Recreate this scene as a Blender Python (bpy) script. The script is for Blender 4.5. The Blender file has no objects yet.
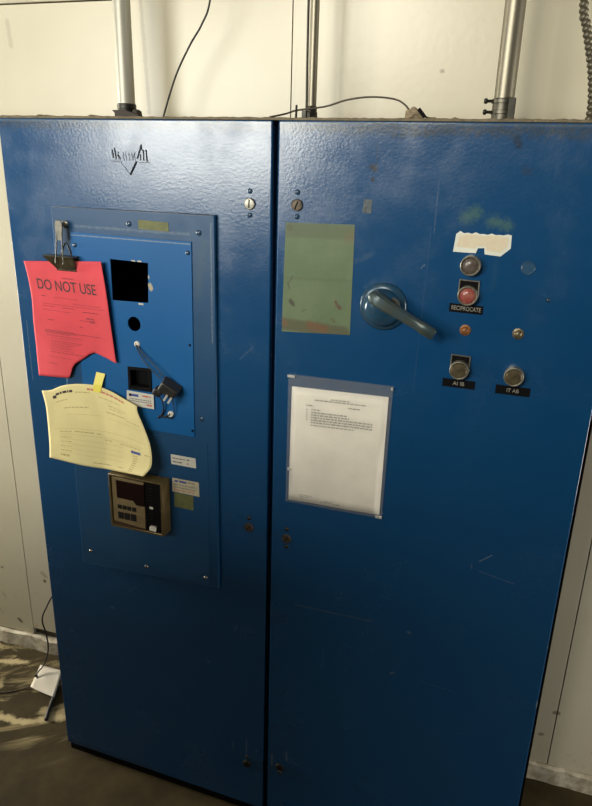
import bpy, bmesh, math, random
from mathutils import Vector, Matrix
random.seed(7)
SC = bpy.context.scene
COL = SC.collection
V = Vector

# ------------------------------------------------------------------ node helpers
class NT:
    def __init__(self, m):
        self.t = m.node_tree; self.n = self.t.nodes; self.l = self.t.links
    def new(self, typ, **kw):
        nd = self.n.new(typ)
        for k, v in kw.items(): setattr(nd, k, v)
        return nd
    def put(self, sock, v):
        if isinstance(v, bpy.types.NodeSocket): self.l.new(v, sock)
        elif isinstance(v, (int, float)):
            try: sock.default_value = v
            except Exception: sock.default_value = (v, v, v)
        else:
            v = tuple(v)
            if sock.type == 'RGBA' and len(v) == 3: v = v + (1,)
            sock.default_value = v
    def math(self, op, a, b=0.0, c=None, clamp=False):
        nd = self.new('ShaderNodeMath', operation=op, use_clamp=clamp)
        self.put(nd.inputs[0], a); self.put(nd.inputs[1], b)
        if c is not None: self.put(nd.inputs[2], c)
        return nd.outputs[0]
    def vmath(self, op, a, b=(0, 0, 0)):
        nd = self.new('ShaderNodeVectorMath', operation=op)
        self.put(nd.inputs[0], a)
        if op == 'SCALE': self.put(nd.inputs['Scale'], b)
        else: self.put(nd.inputs[1], b)
        return nd.outputs['Value'] if op in ('DOT_PRODUCT', 'LENGTH', 'DISTANCE') else nd.outputs[0]
    def mix(self, f, a, b):
        nd = self.new('ShaderNodeMix', data_type='RGBA')
        self.put(nd.inputs[0], f); self.put(nd.inputs[6], a); self.put(nd.inputs[7], b)
        return nd.outputs[2]
    def noise(self, vec, scale, detail=4, rough=.55, dist=0.0):
        nd = self.new('ShaderNodeTexNoise')
        self.put(nd.inputs['Vector'], vec); nd.inputs['Scale'].default_value = scale
        nd.inputs['Detail'].default_value = detail; nd.inputs['Roughness'].default_value = rough
        nd.inputs['Distortion'].default_value = dist
        return nd.outputs['Fac']
    def ramp(self, f, lo, hi):
        nd = self.new('ShaderNodeMapRange', interpolation_type='SMOOTHSTEP')
        self.put(nd.inputs[0], f); nd.inputs[1].default_value = lo; nd.inputs[2].default_value = hi
        return nd.outputs[0]

def material(name, base, rough=.5, metal=0.0, var=0.0, vscale=30, bump=0.0, bscale=150, spec=.5, stretch=None, var_col=None, extra=None):
    m = bpy.data.materials.new(name); m.use_nodes = True
    k = NT(m); b = k.n['Principled BSDF']
    b.inputs['Roughness'].default_value = rough; b.inputs['Metallic'].default_value = metal
    b.inputs['Specular IOR Level'].default_value = spec
    co = k.new('ShaderNodeTexCoord').outputs['Object']
    if stretch: co = k.vmath('MULTIPLY', co, stretch)
    col = None
    if var > 0:
        f = k.noise(co, vscale)
        f = k.ramp(f, .3, .7)
        vc = var_col if var_col else tuple(c * (1 - var) for c in base)
        col = k.mix(k.math('MULTIPLY', f, 1.0 if not var_col else var), base, vc)
    if extra: col = extra(k, co, col if col is not None else base, b)
    k.put(b.inputs['Base Color'], col if col is not None else base)
    if bump > 0:
        bn = k.new('ShaderNodeBump'); bn.inputs['Strength'].default_value = bump; bn.inputs['Distance'].default_value = .002
        k.put(bn.inputs['Height'], k.noise(co, bscale, 2, .5)); k.l.new(bn.outputs[0], b.inputs['Normal'])
    return m

def mark(k, p, a, b, r, soft, wob):
    """soft mask of a stroke from a to b (x,z) with radius r on door-plane coordinate p (y dropped)"""
    a = V((a[0], 0, a[1])); b = V((b[0], 0, b[1])); d = b - a
    pa = k.vmath('SUBTRACT', p, a)
    if d.length > 1e-5:
        h = k.math('DIVIDE', k.vmath('DOT_PRODUCT', pa, d), d.length_squared, clamp=True)
        pa = k.vmath('SUBTRACT', pa, k.vmath('SCALE', d, h))
    dist = k.math('ADD', k.vmath('LENGTH', pa), wob)
    return k.math('SUBTRACT', 1.0, k.ramp(dist, r - soft, r + soft))

def door_paint(name, base, worn, centre, marks, rough=.15, bump=.09, spec=.75):
    """gloss enamel with orange peel, slight fading, and worn marks of their own shape"""
    def extra(k, co, col, b):
        p = k.vmath('ADD', co, centre); p = k.vmath('MULTIPLY', p, (1, 0, 1))
        big = k.ramp(k.noise(co, 3.2, 3), .35, .7)
        c = k.mix(k.math('MULTIPLY', big, .35), base, worn)
        fine = k.ramp(k.noise(co, 45, 5, .7), .66, .8)
        c = k.mix(k.math('MULTIPLY', fine, .13), c, tuple(min(1, x * 1.6 + .03) for x in worn))
        n = k.noise(co, 130, 4, .7)
        for (a, e, r, soft, wv, colr, op) in marks:
            wob = k.math('MULTIPLY', k.math('SUBTRACT', n, .5), wv)
            f = mark(k, p, a, e, r, soft, wob)
            c = k.mix(k.math('MULTIPLY', f, op), c, colr)
        k.put(b.inputs['Roughness'], k.math('ADD', rough, k.math('ADD', k.math('MULTIPLY', k.noise(co, 20, 4), .10), k.math('MULTIPLY', k.ramp(k.noise(co, 6, 5, .65), .45, .7), .10))))
        return c
    return material(name, base, rough, 0, 0, spec=spec, bump=bump, bscale=170, extra=extra)

# ------------------------------------------------------------------ object helpers
WORLD = {}
def obj(name, bm, mats, parent=None, smooth=False, bevel=0.0, label=None, angle=35):
    if isinstance(bm, bpy.types.Mesh): me = bm
    else:
        me = bpy.data.meshes.new(name); bm.normal_update(); bm.to_mesh(me); bm.free()
    lo = V((min(v.co.x for v in me.vertices), min(v.co.y for v in me.vertices), min(v.co.z for v in me.vertices)))
    hi = V((max(v.co.x for v in me.vertices), max(v.co.y for v in me.vertices), max(v.co.z for v in me.vertices)))
    c = (lo + hi) / 2
    me.transform(Matrix.Translation(-c))
    for m in (mats if isinstance(mats, (list, tuple)) else [mats]): me.materials.append(m)
    o = bpy.data.objects.new(name, me); COL.objects.link(o)
    WORLD[o] = c
    if parent is not None:
        o.parent = parent; o.location = c - WORLD[parent]
    else: o.location = c
    if smooth:
        for p in me.polygons: p.use_smooth = True
        e = o.modifiers.new('es', 'EDGE_SPLIT'); e.split_angle = math.radians(angle)
    if bevel > 0:
        b = o.modifiers.new('bv', 'BEVEL'); b.width = bevel; b.segments = 2; b.limit_method = 'ANGLE'; b.angle_limit = math.radians(40)
    if label: o['label'] = label
    return o

def thing(name, loc, label, cat, group=None):
    o = bpy.data.objects.new(name, None); COL.objects.link(o); o.location = loc; WORLD[o] = V(loc)
    o.empty_display_size = .05
    return tag(o, label, cat, group)
def tag(o, label, cat, group=None):
    o['label'] = label; o['category'] = cat
    if group: o['group'] = group
    return o
def struct(name, bm, m, **kw):
    o = obj(name, bm, m, **kw); o['kind'] = 'structure'; return o

def box(bm, x0, x1, y0, y1, z0, z1, mi=0):
    vs = [bm.verts.new(p) for p in ((x0,y0,z0),(x1,y0,z0),(x1,y1,z0),(x0,y1,z0),(x0,y0,z1),(x1,y0,z1),(x1,y1,z1),(x0,y1,z1))]
    for f in ((3,2,1,0),(4,5,6,7),(0,1,5,4),(1,2,6,5),(2,3,7,6),(3,0,4,7)):
        bm.faces.new([vs[i] for i in f]).material_index = mi
    return vs
def mkbox(*a, mi=0):
    bm = bmesh.new(); box(bm, *a, mi); return bm
def prism(bm, poly, y0, y1, mi=0):
    """polygon of (x,z) points, front at y0 (towards the viewer), back at y1"""
    a = [bm.verts.new((x, y0, z)) for x, z in poly]; b = [bm.verts.new((x, y1, z)) for x, z in poly]
    n = len(poly); fs = [bm.faces.new(a), bm.faces.new(b[::-1])]
    for i in range(n): fs.append(bm.faces.new((a[i], b[i], b[(i+1) % n], a[(i+1) % n])))
    for f in fs: f.material_index = mi
    bmesh.ops.recalc_face_normals(bm, faces=fs)
    return a + b
def mkprism(poly, y0, y1):
    bm = bmesh.new(); prism(bm, poly, y0, y1); return bm
def lathe(bm, prof, origin, axis=(0, -1, 0), seg=28, mi=0):
    """prof: (radius, height along axis)"""
    ax = V(axis).normalized(); ref = V((0, 0, 1)) if abs(ax.z) < .9 else V((1, 0, 0))
    u = ref.cross(ax).normalized(); w = ax.cross(u); o = V(origin)
    rings = []
    for r, h in prof:
        if r < 1e-6: rings.append([bm.verts.new(o + ax * h)])
        else: rings.append([bm.verts.new(o + ax * h + (u * math.cos(2*math.pi*i/seg) + w * math.sin(2*math.pi*i/seg)) * r) for i in range(seg)])
    fs = []
    for a, b in zip(rings, rings[1:]):
        for i in range(seg):
            j = (i + 1) % seg
            if len(a) == 1 and len(b) == 1: continue
            if len(a) == 1: fs.append(bm.faces.new((a[0], b[i], b[j])))
            elif len(b) == 1: fs.append(bm.faces.new((a[i], b[0], a[j])))
            else: fs.append(bm.faces.new((a[i], b[i], b[j], a[j])))
    if len(rings[0]) > 1: fs.append(bm.faces.new(rings[0]))
    if len(rings[-1]) > 1: fs.append(bm.faces.new(rings[-1]))
    for f in fs: f.material_index = mi
    bmesh.ops.recalc_face_normals(bm, faces=fs)
    return [v for r in rings for v in r]
def mklathe(*a, **k):
    bm = bmesh.new(); lathe(bm, *a, **k); return bm
def smooth_path(pts, n=8):
    pts = [V(p) for p in pts]; out = []
    P = [pts[0] * 2 - pts[1]] + pts + [pts[-1] * 2 - pts[-2]]
    for i in range(1, len(P) - 2):
        for s in range(n):
            t = s / n
            a, b, c, d = P[i-1], P[i], P[i+1], P[i+2]
            out.append(.5 * ((2*b) + (c - a) * t + (2*a - 5*b + 4*c - d) * t*t + (3*b - a - 3*c + d) * t**3))
    out.append(pts[-1]); return out
def tube(bm, path, r, seg=8, mi=0):
    path = [V(p) for p in path]; rings = []
    t0 = (path[1] - path[0]).normalized(); ref = V((0, 1, 0)) if abs(t0.y) < .8 else V((1, 0, 0))
    u = t0.cross(ref).normalized()
    for i, p in enumerate(path):
        t = (path[min(i+1, len(path)-1)] - path[max(i-1, 0)]).normalized()
        u = (u - t * u.dot(t)).normalized(); w = t.cross(u)
        rr = r(i) if callable(r) else r
        rings.append([bm.verts.new(p + (u * math.cos(2*math.pi*k/seg) + w * math.sin(2*math.pi*k/seg)) * rr) for k in range(seg)])
    fs = [bm.faces.new(rings[0]), bm.faces.new(rings[-1][::-1])]
    for a, b in zip(rings, rings[1:]):
        for i in range(seg): fs.append(bm.faces.new((a[i], b[i], b[(i+1) % seg], a[(i+1) % seg])))
    for f in fs: f.material_index = mi
    bmesh.ops.recalc_face_normals(bm, faces=fs)
def mktube(*a, **k):
    bm = bmesh.new(); tube(bm, *a, **k); return bm
def circle(cx, cz, r, n=28): return [(cx + r*math.cos(2*math.pi*i/n), cz + r*math.sin(2*math.pi*i/n)) for i in range(n)]
def rect(x0, x1, z0, z1): return [(x0, z0), (x1, z0), (x1, z1), (x0, z1)]
def plate(outer, holes, y0, y1, bev=0.0):
    """sheet with holes: outline and holes in (x,z), thickness y0..y1; returns a mesh"""
    cu = bpy.data.curves.new('c', 'CURVE'); cu.dimensions = '2D'; cu.fill_mode = 'BOTH'
    for poly in [outer] + holes:
        s = cu.splines.new('POLY'); s.points.add(len(poly) - 1); s.use_cyclic_u = True
        for p, (x, z) in zip(s.points, poly): p.co = (x, z, 0, 1)
    cu.extrude = (y1 - y0) / 2 - bev; cu.bevel_depth = bev; cu.bevel_resolution = 2; cu.offset = -bev
    o = bpy.data.objects.new('c', cu); COL.objects.link(o)
    dg = bpy.context.evaluated_depsgraph_get(); dg.update()
    me = bpy.data.meshes.new_from_object(o.evaluated_get(dg))
    bpy.data.objects.remove(o); bpy.data.curves.remove(cu)
    me.materials.clear()
    me.transform(Matrix(((1,0,0,0),(0,0,-1,(y0+y1)/2),(0,1,0,0),(0,0,0,1))))
    return me
def text_mesh(s, size, spacing=1.0, bold=0.0):
    cu = bpy.data.curves.new('t', 'FONT'); cu.body = s; cu.size = size; cu.offset = bold; cu.space_character = spacing
    cu.align_x = 'CENTER'; cu.align_y = 'CENTER'
    o = bpy.data.objects.new('t', cu); COL.objects.link(o)
    dg = bpy.context.evaluated_depsgraph_get(); dg.update()
    me = bpy.data.meshes.new_from_object(o.evaluated_get(dg))
    bpy.data.objects.remove(o); bpy.data.curves.remove(cu); me.materials.clear()
    return me
def flat_text(s, size, cx, cz, y, rot=0.0, sx=1.0, thick=.0004, width=None):
    """lettering standing on a plane facing the viewer"""
    me = text_mesh(s, size)
    if width:
        w = max(v.co.x for v in me.vertices) - min(v.co.x for v in me.vertices); sx = width / w
    c, sn = math.cos(rot), math.sin(rot)
    bm = bmesh.new(); bm.from_mesh(me); bpy.data.meshes.remove(me)
    bmesh.ops.recalc_face_normals(bm, faces=bm.faces[:])
    r = bmesh.ops.extrude_face_region(bm, geom=bm.faces[:])
    for v in r['geom']:
        if isinstance(v, bmesh.types.BMVert): v.co.z += thick
    for v in bm.verts:
        x, z, h = v.co.x * sx, v.co.y, v.co.z
        v.co = V((cx + x*c - z*sn, y - h, cz + x*sn + z*c))
    return bm

# ------------------------------------------------------------------ materials
BLUE = (.003, .058, .172); WORN = (.006, .063, .164)
GREY_SCUFF = (.22, .27, .30); RUST = (.034, .033, .024); DARK = (.012, .013, .014); PALE = (.20, .24, .25); GREEN = (.07, .15, .135); GRIME = (.045, .052, .05)
cL, cR = (.3255, .011, .915), (.97875, .011, .915)
marksL = [((.60, .20), (.60, .26), .0012, .0015, .004, PALE, .35), ((.56, .215), (.56, .24), .0012, .0015, .004, PALE, .3),
          ((.30, 1.755), (.36, 1.757), .003, .004, .006, GREY_SCUFF, .2), ((.17, 1.74), (.20, 1.70), .0006, .001, .004, GREY_SCUFF, .2),
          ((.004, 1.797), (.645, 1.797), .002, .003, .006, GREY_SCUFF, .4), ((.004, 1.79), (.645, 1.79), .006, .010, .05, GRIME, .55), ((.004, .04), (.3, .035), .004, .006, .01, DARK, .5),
          ((.02, 1.2), (.02, 1.35), .0008, .001, .003, GREY_SCUFF, .4), ((.58, 1.32), (.61, 1.35), .0009, .001, .003, GREY_SCUFF, .3)]
marksR = [((.850, 1.722), (.852, 1.722), .006, .006, .026, RUST, .85), ((.852, 1.700), (.853, 1.702), .003, .002, .006, DARK, .8),
          ((.858, 1.735), (.858, 1.76), .001, .002, .004, RUST, .5), ((1.122, 1.723), (1.124, 1.722), .005, .008, .026, RUST, .5),
          ((1.10, 1.775), (1.104, 1.765), .006, .004, .01, DARK, .6), ((.89, 1.778), (.96, 1.782), .003, .005, .012, DARK, .45),
          ((.974, 1.61), (.974, 1.70), .0008, .0012, .004, GREY_SCUFF, .22), ((.962, 1.30), (.968, 1.62), .0005, .0009, .003, GREY_SCUFF, .12),
          ((1.030, 1.640), (1.045, 1.652), .009, .010, .03, GREEN, .75), ((1.075, 1.637), (1.100, 1.632), .008, .010, .03, GREEN, .75),
          ((.84, 1.665), (.84, 1.645), .009, .0015, .012, GREY_SCUFF, .0), ((1.133, .946), (1.156, .966), .0009, .0008, .002, PALE, .6),
          ((1.136, .922), (1.209, .909), .0006, .0007, .002, PALE, .4), ((1.118, .935), (1.119, .925), .0007, .0006, .002, PALE, .4),
          ((.726, .727), (.915, .732), .0011, .0009, .003, (.12, .13, .11), .6), ((1.0, .727), (1.003, .726), .003, .002, .004, PALE, .35),
          ((.968, .60), (.975, .605), .002, .002, .004, PALE, .4), ((.80, .56), (.803, .62), .0006, .0008, .003, PALE, .25),
          ((.955, 1.545), (.962, 1.552), .0008, .0007, .002, PALE, .55), ((1.04, .60), (1.12, .595), .0005, .0007, .002, PALE, .25),
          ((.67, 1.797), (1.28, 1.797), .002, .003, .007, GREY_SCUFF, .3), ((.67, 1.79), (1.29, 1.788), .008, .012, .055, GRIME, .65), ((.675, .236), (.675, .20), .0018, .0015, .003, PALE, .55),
          ((.715, .262), (.716, .23), .0018, .0015, .003, PALE, .55), ((1.294, .612), (1.294, .626), .0015, .0015, .004, PALE, .7),
          ((1.2945, .77), (1.2945, .775), .001, .0012, .004, PALE, .5), ((.83, 1.55), (.86, 1.565), .004, .005, .02, GREY_SCUFF, .12),
          ((.85, 1.50), (.87, 1.515), .003, .004, .02, GREY_SCUFF, .10), ((1.09, 1.60), (1.09, 1.52), .004, .006, .02, GREEN, .10),
          ((.75, 1.635), (.80, 1.632), .003, .004, .012, GREY_SCUFF, .10)]
M = {}
M['paintL'] = door_paint('blue enamel left', BLUE, WORN, cL, marksL)
M['paintR'] = door_paint('blue enamel right', BLUE, WORN, cR, marksR)
M['paint'] = material('blue enamel', BLUE, .36, var=.25, vscale=8, bump=.15, bscale=170)
M['plate'] = door_paint('dull blue plate', (.005, .056, .152), (.010, .064, .144), (.33, 0, 1.16),
    [((.135, 1.618), (.525, 1.618), .0015, .002, .005, (.12, .10, .07), .8), ((.19, 1.578), (.47, 1.576), .002, .003, .012, GREY_SCUFF, .3),
     ((.522, 1.35), (.522, 1.60), .0012, .0015, .005, GREY_SCUFF, .45), ((.49, 1.45), (.505, 1.56), .006, .01, .03, (.03, .08, .12), .5), ((.275, .852), (.415, .846), .009, .003, .006, (.006, .085, .25), .7)], rough=.36, bump=.10, spec=.5)
M['panel'] = door_paint('bright blue panel', (.004, .098, .30), (.006, .103, .29), (.33, 0, 1.35),
    [((.182, 1.566), (.476, 1.564), .0012, .001, .003, (.25, .3, .33), .6), ((.376, 1.470), (.379, 1.464), .0055, .0015, .01, (.42, .37, .26), .95),
     ((.335, 1.519), (.340, 1.519), .0025, .001, .003, (.6, .55, .42), .9), ((.350, 1.519), (.356, 1.519), .0025, .001, .003, (.6, .55, .42), .9),
     ((.347, 1.427), (.356, 1.427), .002, .001, .003, (.6, .55, .42), .9), ((.374, 1.49), (.374, 1.486), .002, .001, .003, (.6, .55, .42), .9)], rough=.40, bump=.04, spec=.3)
M['dust'] = material('dusty edge', (.20, .165, .105), .9, var=.6, vscale=60, var_col=(.09, .075, .05), bump=.6, bscale=220)
M['black'] = material('black plastic', (.005, .005, .006), .7, spec=.08)
M['blackmatte'] = material('matte black', (.006, .006, .006), .9, spec=.1)
M['rubber'] = material('black cable', (.012, .012, .012), .5)
M['wirebrown'] = material('brown grey wire', (.07, .055, .04), .6)
M['seam'] = material('brown seam filler', (.07, .055, .035), .9)
M['steel'] = material('worn steel', (.27, .26, .22), .34, .85, var=.35, vscale=60)
M['darksteel'] = material('dark steel', (.045, .045, .037), .45, .7, var=.4, vscale=80)
M['galv'] = material('galvanised conduit', (.27, .25, .195), .42, .85, var=.25, vscale=25, stretch=(1, 1, .15))
M['painted_conduit'] = material('grey painted conduit', (.42, .41, .35), .42, .3, var=.2, vscale=20, stretch=(1, 1, .15))
M['rust_screw'] = material('rusty screw', (.12, .095, .07), .5, .6, var=.5, vscale=200)
M['bluescrew'] = material('dark blue painted screw', (.02, .05, .10), .25)
M['handle'] = material('worn grey green handle', (.055, .068, .055), .34, .3, var=.6, vscale=45, var_col=(.025, .07, .11))
M['handlebase'] = material('chipped blue handle base', (.010, .058, .12), .22, .1, var=.4, vscale=60, var_col=(.06, .075, .075))
M['bezel'] = material('dull nickel ring', (.46, .44, .37), .3, .8, var=.3, vscale=150)
M['lensred'] = material('red lens', (.30, .055, .05), .25, var=.5, vscale=140, var_col=(.36, .19, .15))
M['lensclear'] = material('clouded lens', (.13, .105, .09), .25, var=.6, vscale=160, var_col=(.05, .035, .03))
M['olive_cap'] = material('olive brass cap', (.16, .13, .075), .38, .55, var=.5, vscale=120)
M['orange'] = material('rusty orange plug', (.30, .12, .035), .5, .3, var=.5, vscale=200)
M['brassgrey'] = material('grey brass plug', (.22, .18, .11), .4, .6, var=.5, vscale=200)
M['olive'] = material('olive old paint', (.15, .165, .06), .6, var=.3, vscale=60)
M['gold'] = material('bronze housing', (.13, .092, .034), .42, .35, var=.3, vscale=30)
M['beige'] = material('beige faceplate', (.205, .15, .072), .55, var=.2, vscale=50)
M['display'] = material('smoked red display', (.010, .003, .003), .3, spec=.25)
M['key'] = material('black key', (.008, .008, .008), .7, spec=.2)
M['whitep'] = material('white plastic', (.72, .70, .62), .4)
M['silver'] = material('bright metal', (.72, .71, .67), .3, .4)
M['pink'] = material('red pink paper', (.68, .075, .095), .7, var=.12, vscale=14, spec=.2)
M['yellow'] = material('pale yellow paper', (.76, .675, .345), .7, var=.10, vscale=14, spec=.2)
M['whitepaper'] = material('white paper', (.88, .845, .775), .75, var=.08, vscale=18, spec=.2)
M['stick'] = material('white sticker', (.66, .65, .58), .5, var=.12, vscale=60)
M['stickold'] = material('aged sticker', (.55, .50, .36), .5, var=.2, vscale=90)
M['pealed'] = material('torn label', (.72, .66, .49), .7, var=.6, vscale=90, var_col=(.70, .55, .41))
M['labelwhite'] = material('label white border', (.72, .74, .66), .6)
M['ink'] = material('grey print', (.20, .19, .17), .8); M['inkdark'] = material('black print', (.055, .03, .035), .8)
M['inkpink'] = material('print on pink', (.30, .035, .05), .8); M['inkyellow'] = material('print on yellow', (.46, .39, .165), .8)
M['inkwhite'] = material('print on white', (.42, .41, .37), .8)
M['inkred'] = material('red print', (.55, .17, .12), .8); M['inkblue'] = material('blue print', (.06, .08, .28), .8)
M['yellowtape'] = material('yellow tape', (.78, .68, .10), .4)
M['embossed'] = material('embossed tape letter', (.30, .28, .24), .6)
M['card'] = material('white glossy card', (.62, .58, .50), .15)
M['tan'] = material('tan crumpled tape', (.30, .24, .16), .8, var=.5, vscale=120, var_col=(.16, .11, .07))
M['emblemink'] = material('black emblem remains', (.012, .015, .022), .8, spec=.2); M['embghost'] = material('painted over emblem', (.02, .05, .10), .32, spec=.5)

def patch_extra(k, co, col, b):
    p = k.vmath('MULTIPLY', co, (1, 0, 1)); n = k.noise(co, 130, 4, .7)
    c = k.mix(k.ramp(k.noise(co, 12, 3), .4, .65), (.098, .150, .072), (.125, .175, .092))
    c = k.mix(k.math('MULTIPLY', k.ramp(k.noise(co, 60, 4), .55, .8), .35), c, (.075, .105, .055))
    for (a, e, r, s, wv, cc, op) in [((-.075, .095), (.07, .097), .014, .004, .006, (.085, .115, .06), .8),
            ((-.075, -.095), (.06, -.10), .012, .004, .01, (.08, .075, .038), .8), ((-.012, -.092), (.02, -.098), .008, .006, .02, (.15, .07, .03), .8),
            ((-.072, -.09), (-.066, -.094), .006, .005, .012, (.20, .085, .035), .5), ((-.055, -.045), (-.05, -.053), .004, .002, .01, (.04, .03, .02), .8),
            ((.04, -.04), (.05, -.052), .003, .002, .01, (.10, .04, .03), .8), ((-.062, -.01), (-.058, -.022), .0012, .001, .004, (.05, .06, .03), .8),
            ((-.052, .004), (-.062, -.012), .0012, .001, .004, (.05, .06, .03), .8), ((.035, -.075), (.04, -.08), .002, .002, .006, (.10, .06, .03), .7),
            ((-.03, -.065), (-.022, -.062), .0015, .001, .006, (.07, .07, .03), .6), ((-.062, .099), (-.060, .099), .006, .001, .003, (.075, .095, .045), .9),
            ((.06, .085), (.066, .092), .009, .006, .01, (.15, .12, .06), .5), ((-.07, .0), (.07, .004), .002, .003, .01, (.085, .11, .055), .5)]:
        c = k.mix(k.math('MULTIPLY', mark(k, p, a, e, r, s, k.math('MULTIPLY', k.math('SUBTRACT', n, .5), wv)), op), c, cc)
    return c
M['patch'] = material('green bare patch', (.17, .21, .10), .55, bump=.1, extra=patch_extra)

def wall_extra(k, co, col, b):
    g = k.new('ShaderNodeNewGeometry').outputs['Position']
    z = k.new('ShaderNodeSeparateXYZ'); k.put(z.inputs[0], g); zz = z.outputs[2]
    base = k.mix(k.ramp(k.noise(g, 2.5, 4), .35, .65), (.60, .56, .435), (.56, .52, .395))
    low = k.math('SUBTRACT', 1.0, k.ramp(zz, .02, .45))
    sp = k.ramp(k.noise(g, 26, 6, .75), .56, .72)
    c = k.mix(k.math('MULTIPLY', k.math('MULTIPLY', sp, low), .75), base, (.22, .16, .09))
    c = k.mix(k.math('MULTIPLY', low, .18), c, (.42, .36, .25))
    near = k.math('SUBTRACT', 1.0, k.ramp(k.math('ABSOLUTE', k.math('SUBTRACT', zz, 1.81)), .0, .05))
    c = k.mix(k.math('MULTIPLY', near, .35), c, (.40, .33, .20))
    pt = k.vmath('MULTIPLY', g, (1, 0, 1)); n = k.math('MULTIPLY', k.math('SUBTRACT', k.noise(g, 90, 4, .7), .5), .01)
    for a, e, r, o in [((-.33, .305), (-.331, .303), .006, .95), ((-.465, .108), (-.455, .10), .006, .85), ((-.51, .322), (-.507, .322), .004, .7),
                       ((-.338, .335), (-.325, .325), .008, .35), ((1.388, .25), (1.398, .25), .006, .7), ((1.36, .16), (1.366, .162), .005, .6),
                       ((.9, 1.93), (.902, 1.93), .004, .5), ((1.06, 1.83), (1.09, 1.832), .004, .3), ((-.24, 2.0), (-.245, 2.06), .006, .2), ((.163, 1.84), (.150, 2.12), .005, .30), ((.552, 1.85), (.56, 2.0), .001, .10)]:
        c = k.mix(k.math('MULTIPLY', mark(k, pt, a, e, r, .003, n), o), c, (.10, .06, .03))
    return c
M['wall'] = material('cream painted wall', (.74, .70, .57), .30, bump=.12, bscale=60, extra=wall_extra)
M['trimw'] = material('dull cream trim', (.50, .46, .36), .5, var=.2, vscale=20)
M['curb'] = material('chipped cream curb', (.58, .54, .43), .7, var=.8, vscale=35, var_col=(.24, .19, .12), bump=.4, bscale=60)
M['room'] = material('grey shop wall', (.06, .056, .05), .8, var=.2, vscale=3)
M['ceil'] = material('grey shop ceiling', (.16, .155, .14), .8)

def floor_extra(k, co, col, b):
    g = k.new('ShaderNodeNewGeometry').outputs['Position']
    s = k.new('ShaderNodeSeparateXYZ'); k.put(s.inputs[0], g); x, y = s.outputs[0], s.outputs[1]
    c = k.mix(k.ramp(k.noise(g, 7, 6, .65), .3, .7), (.030, .022, .010), (.056, .042, .019))
    c = k.mix(k.math('MULTIPLY', k.ramp(k.noise(g, 45, 5, .7), .55, .75), .5), c, (.022, .017, .010))
    # swept curved streaks of spilt pale compound left of the cabinet
    dx = k.math('SUBTRACT', x, -.55); dy = k.math('SUBTRACT', y, .45)
    rad = k.math('SQRT', k.math('ADD', k.math('MULTIPLY', dx, dx), k.math('MULTIPLY', dy, dy)))
    cv = k.new('ShaderNodeCombineXYZ'); k.put(cv.inputs[0], k.math('MULTIPLY', rad, 16)); k.put(cv.inputs[1], k.math('MULTIPLY', k.math('ARCTAN2', dy, dx), 1.6))
    st = k.ramp(k.noise(cv.outputs[0], 1.0, 5, .6, .6), .50, .66)
    reg = k.math('MULTIPLY', k.math('SUBTRACT', 1.0, k.ramp(x, -.08, .06)), k.ramp(y, -.10, .02))
    c = k.mix(k.math('MULTIPLY', k.math('MULTIPLY', st, reg), .85), c, (.34, .28, .15))
    pt = k.new('ShaderNodeCombineXYZ'); k.put(pt.inputs[0], x); k.put(pt.inputs[2], y)
    n = k.math('MULTIPLY', k.math('SUBTRACT', k.noise(g, 30, 5, .7), .5), .05)
    for a, e, r, o in [((-.40, .02), (-.20, .035), .012, .9), ((-.20, .035), (-.06, .12), .010, .8), ((-.52, .22), (-.38, .262), .010, .9),
                       ((-.17, .10), (-.10, .09), .014, .5), ((-.40, .16), (-.38, .13), .006, .6)]:
        c = k.mix(k.math('MULTIPLY', mark(k, pt.outputs[0], a, e, r, .008, n), o), c, (.48, .40, .23))
    k.put(b.inputs['Roughness'], k.math('ADD', .6, k.math('MULTIPLY', k.noise(g, 12, 4), .3)))
    return c
M['floor'] = material('stained concrete floor', (.1, .08, .05), .6, bump=.3, bscale=30, spec=.12, extra=floor_extra)

def film():
    m = bpy.data.materials.new('clear plastic film'); m.use_nodes = True; k = NT(m); k.n.remove(k.n['Principled BSDF'])
    tr = k.new('ShaderNodeBsdfTransparent'); tr.inputs[0].default_value = (.975, .975, .97, 1)
    df = k.new('ShaderNodeBsdfDiffuse'); df.inputs[0].default_value = (.75, .74, .70, 1)
    gl = k.new('ShaderNodeBsdfGlossy'); gl.inputs['Roughness'].default_value = .12; gl.inputs[0].default_value = (1, 1, 1, 1)
    a = k.new('ShaderNodeMixShader'); a.inputs[0].default_value = .075
    k.l.new(tr.outputs[0], a.inputs[1]); k.l.new(df.outputs[0], a.inputs[2])
    fr = k.new('ShaderNodeFresnel'); fr.inputs[0].default_value = 1.45
    b = k.new('ShaderNodeMixShader'); k.l.new(fr.outputs[0], b.inputs[0]); k.l.new(a.outputs[0], b.inputs[1]); k.l.new(gl.outputs[0], b.inputs[2])
    co = k.new('ShaderNodeTexCoord').outputs['Object']
    bn = k.new('ShaderNodeBump'); bn.inputs['Strength'].default_value = .3; bn.inputs['Distance'].default_value = .003
    k.put(bn.inputs['Height'], k.noise(co, 40, 3)); k.l.new(bn.outputs[0], gl.inputs['Normal'])
    k.l.new(b.outputs[0], k.n['Material Output'].inputs[0]); return m
M['film'] = film()

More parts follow.
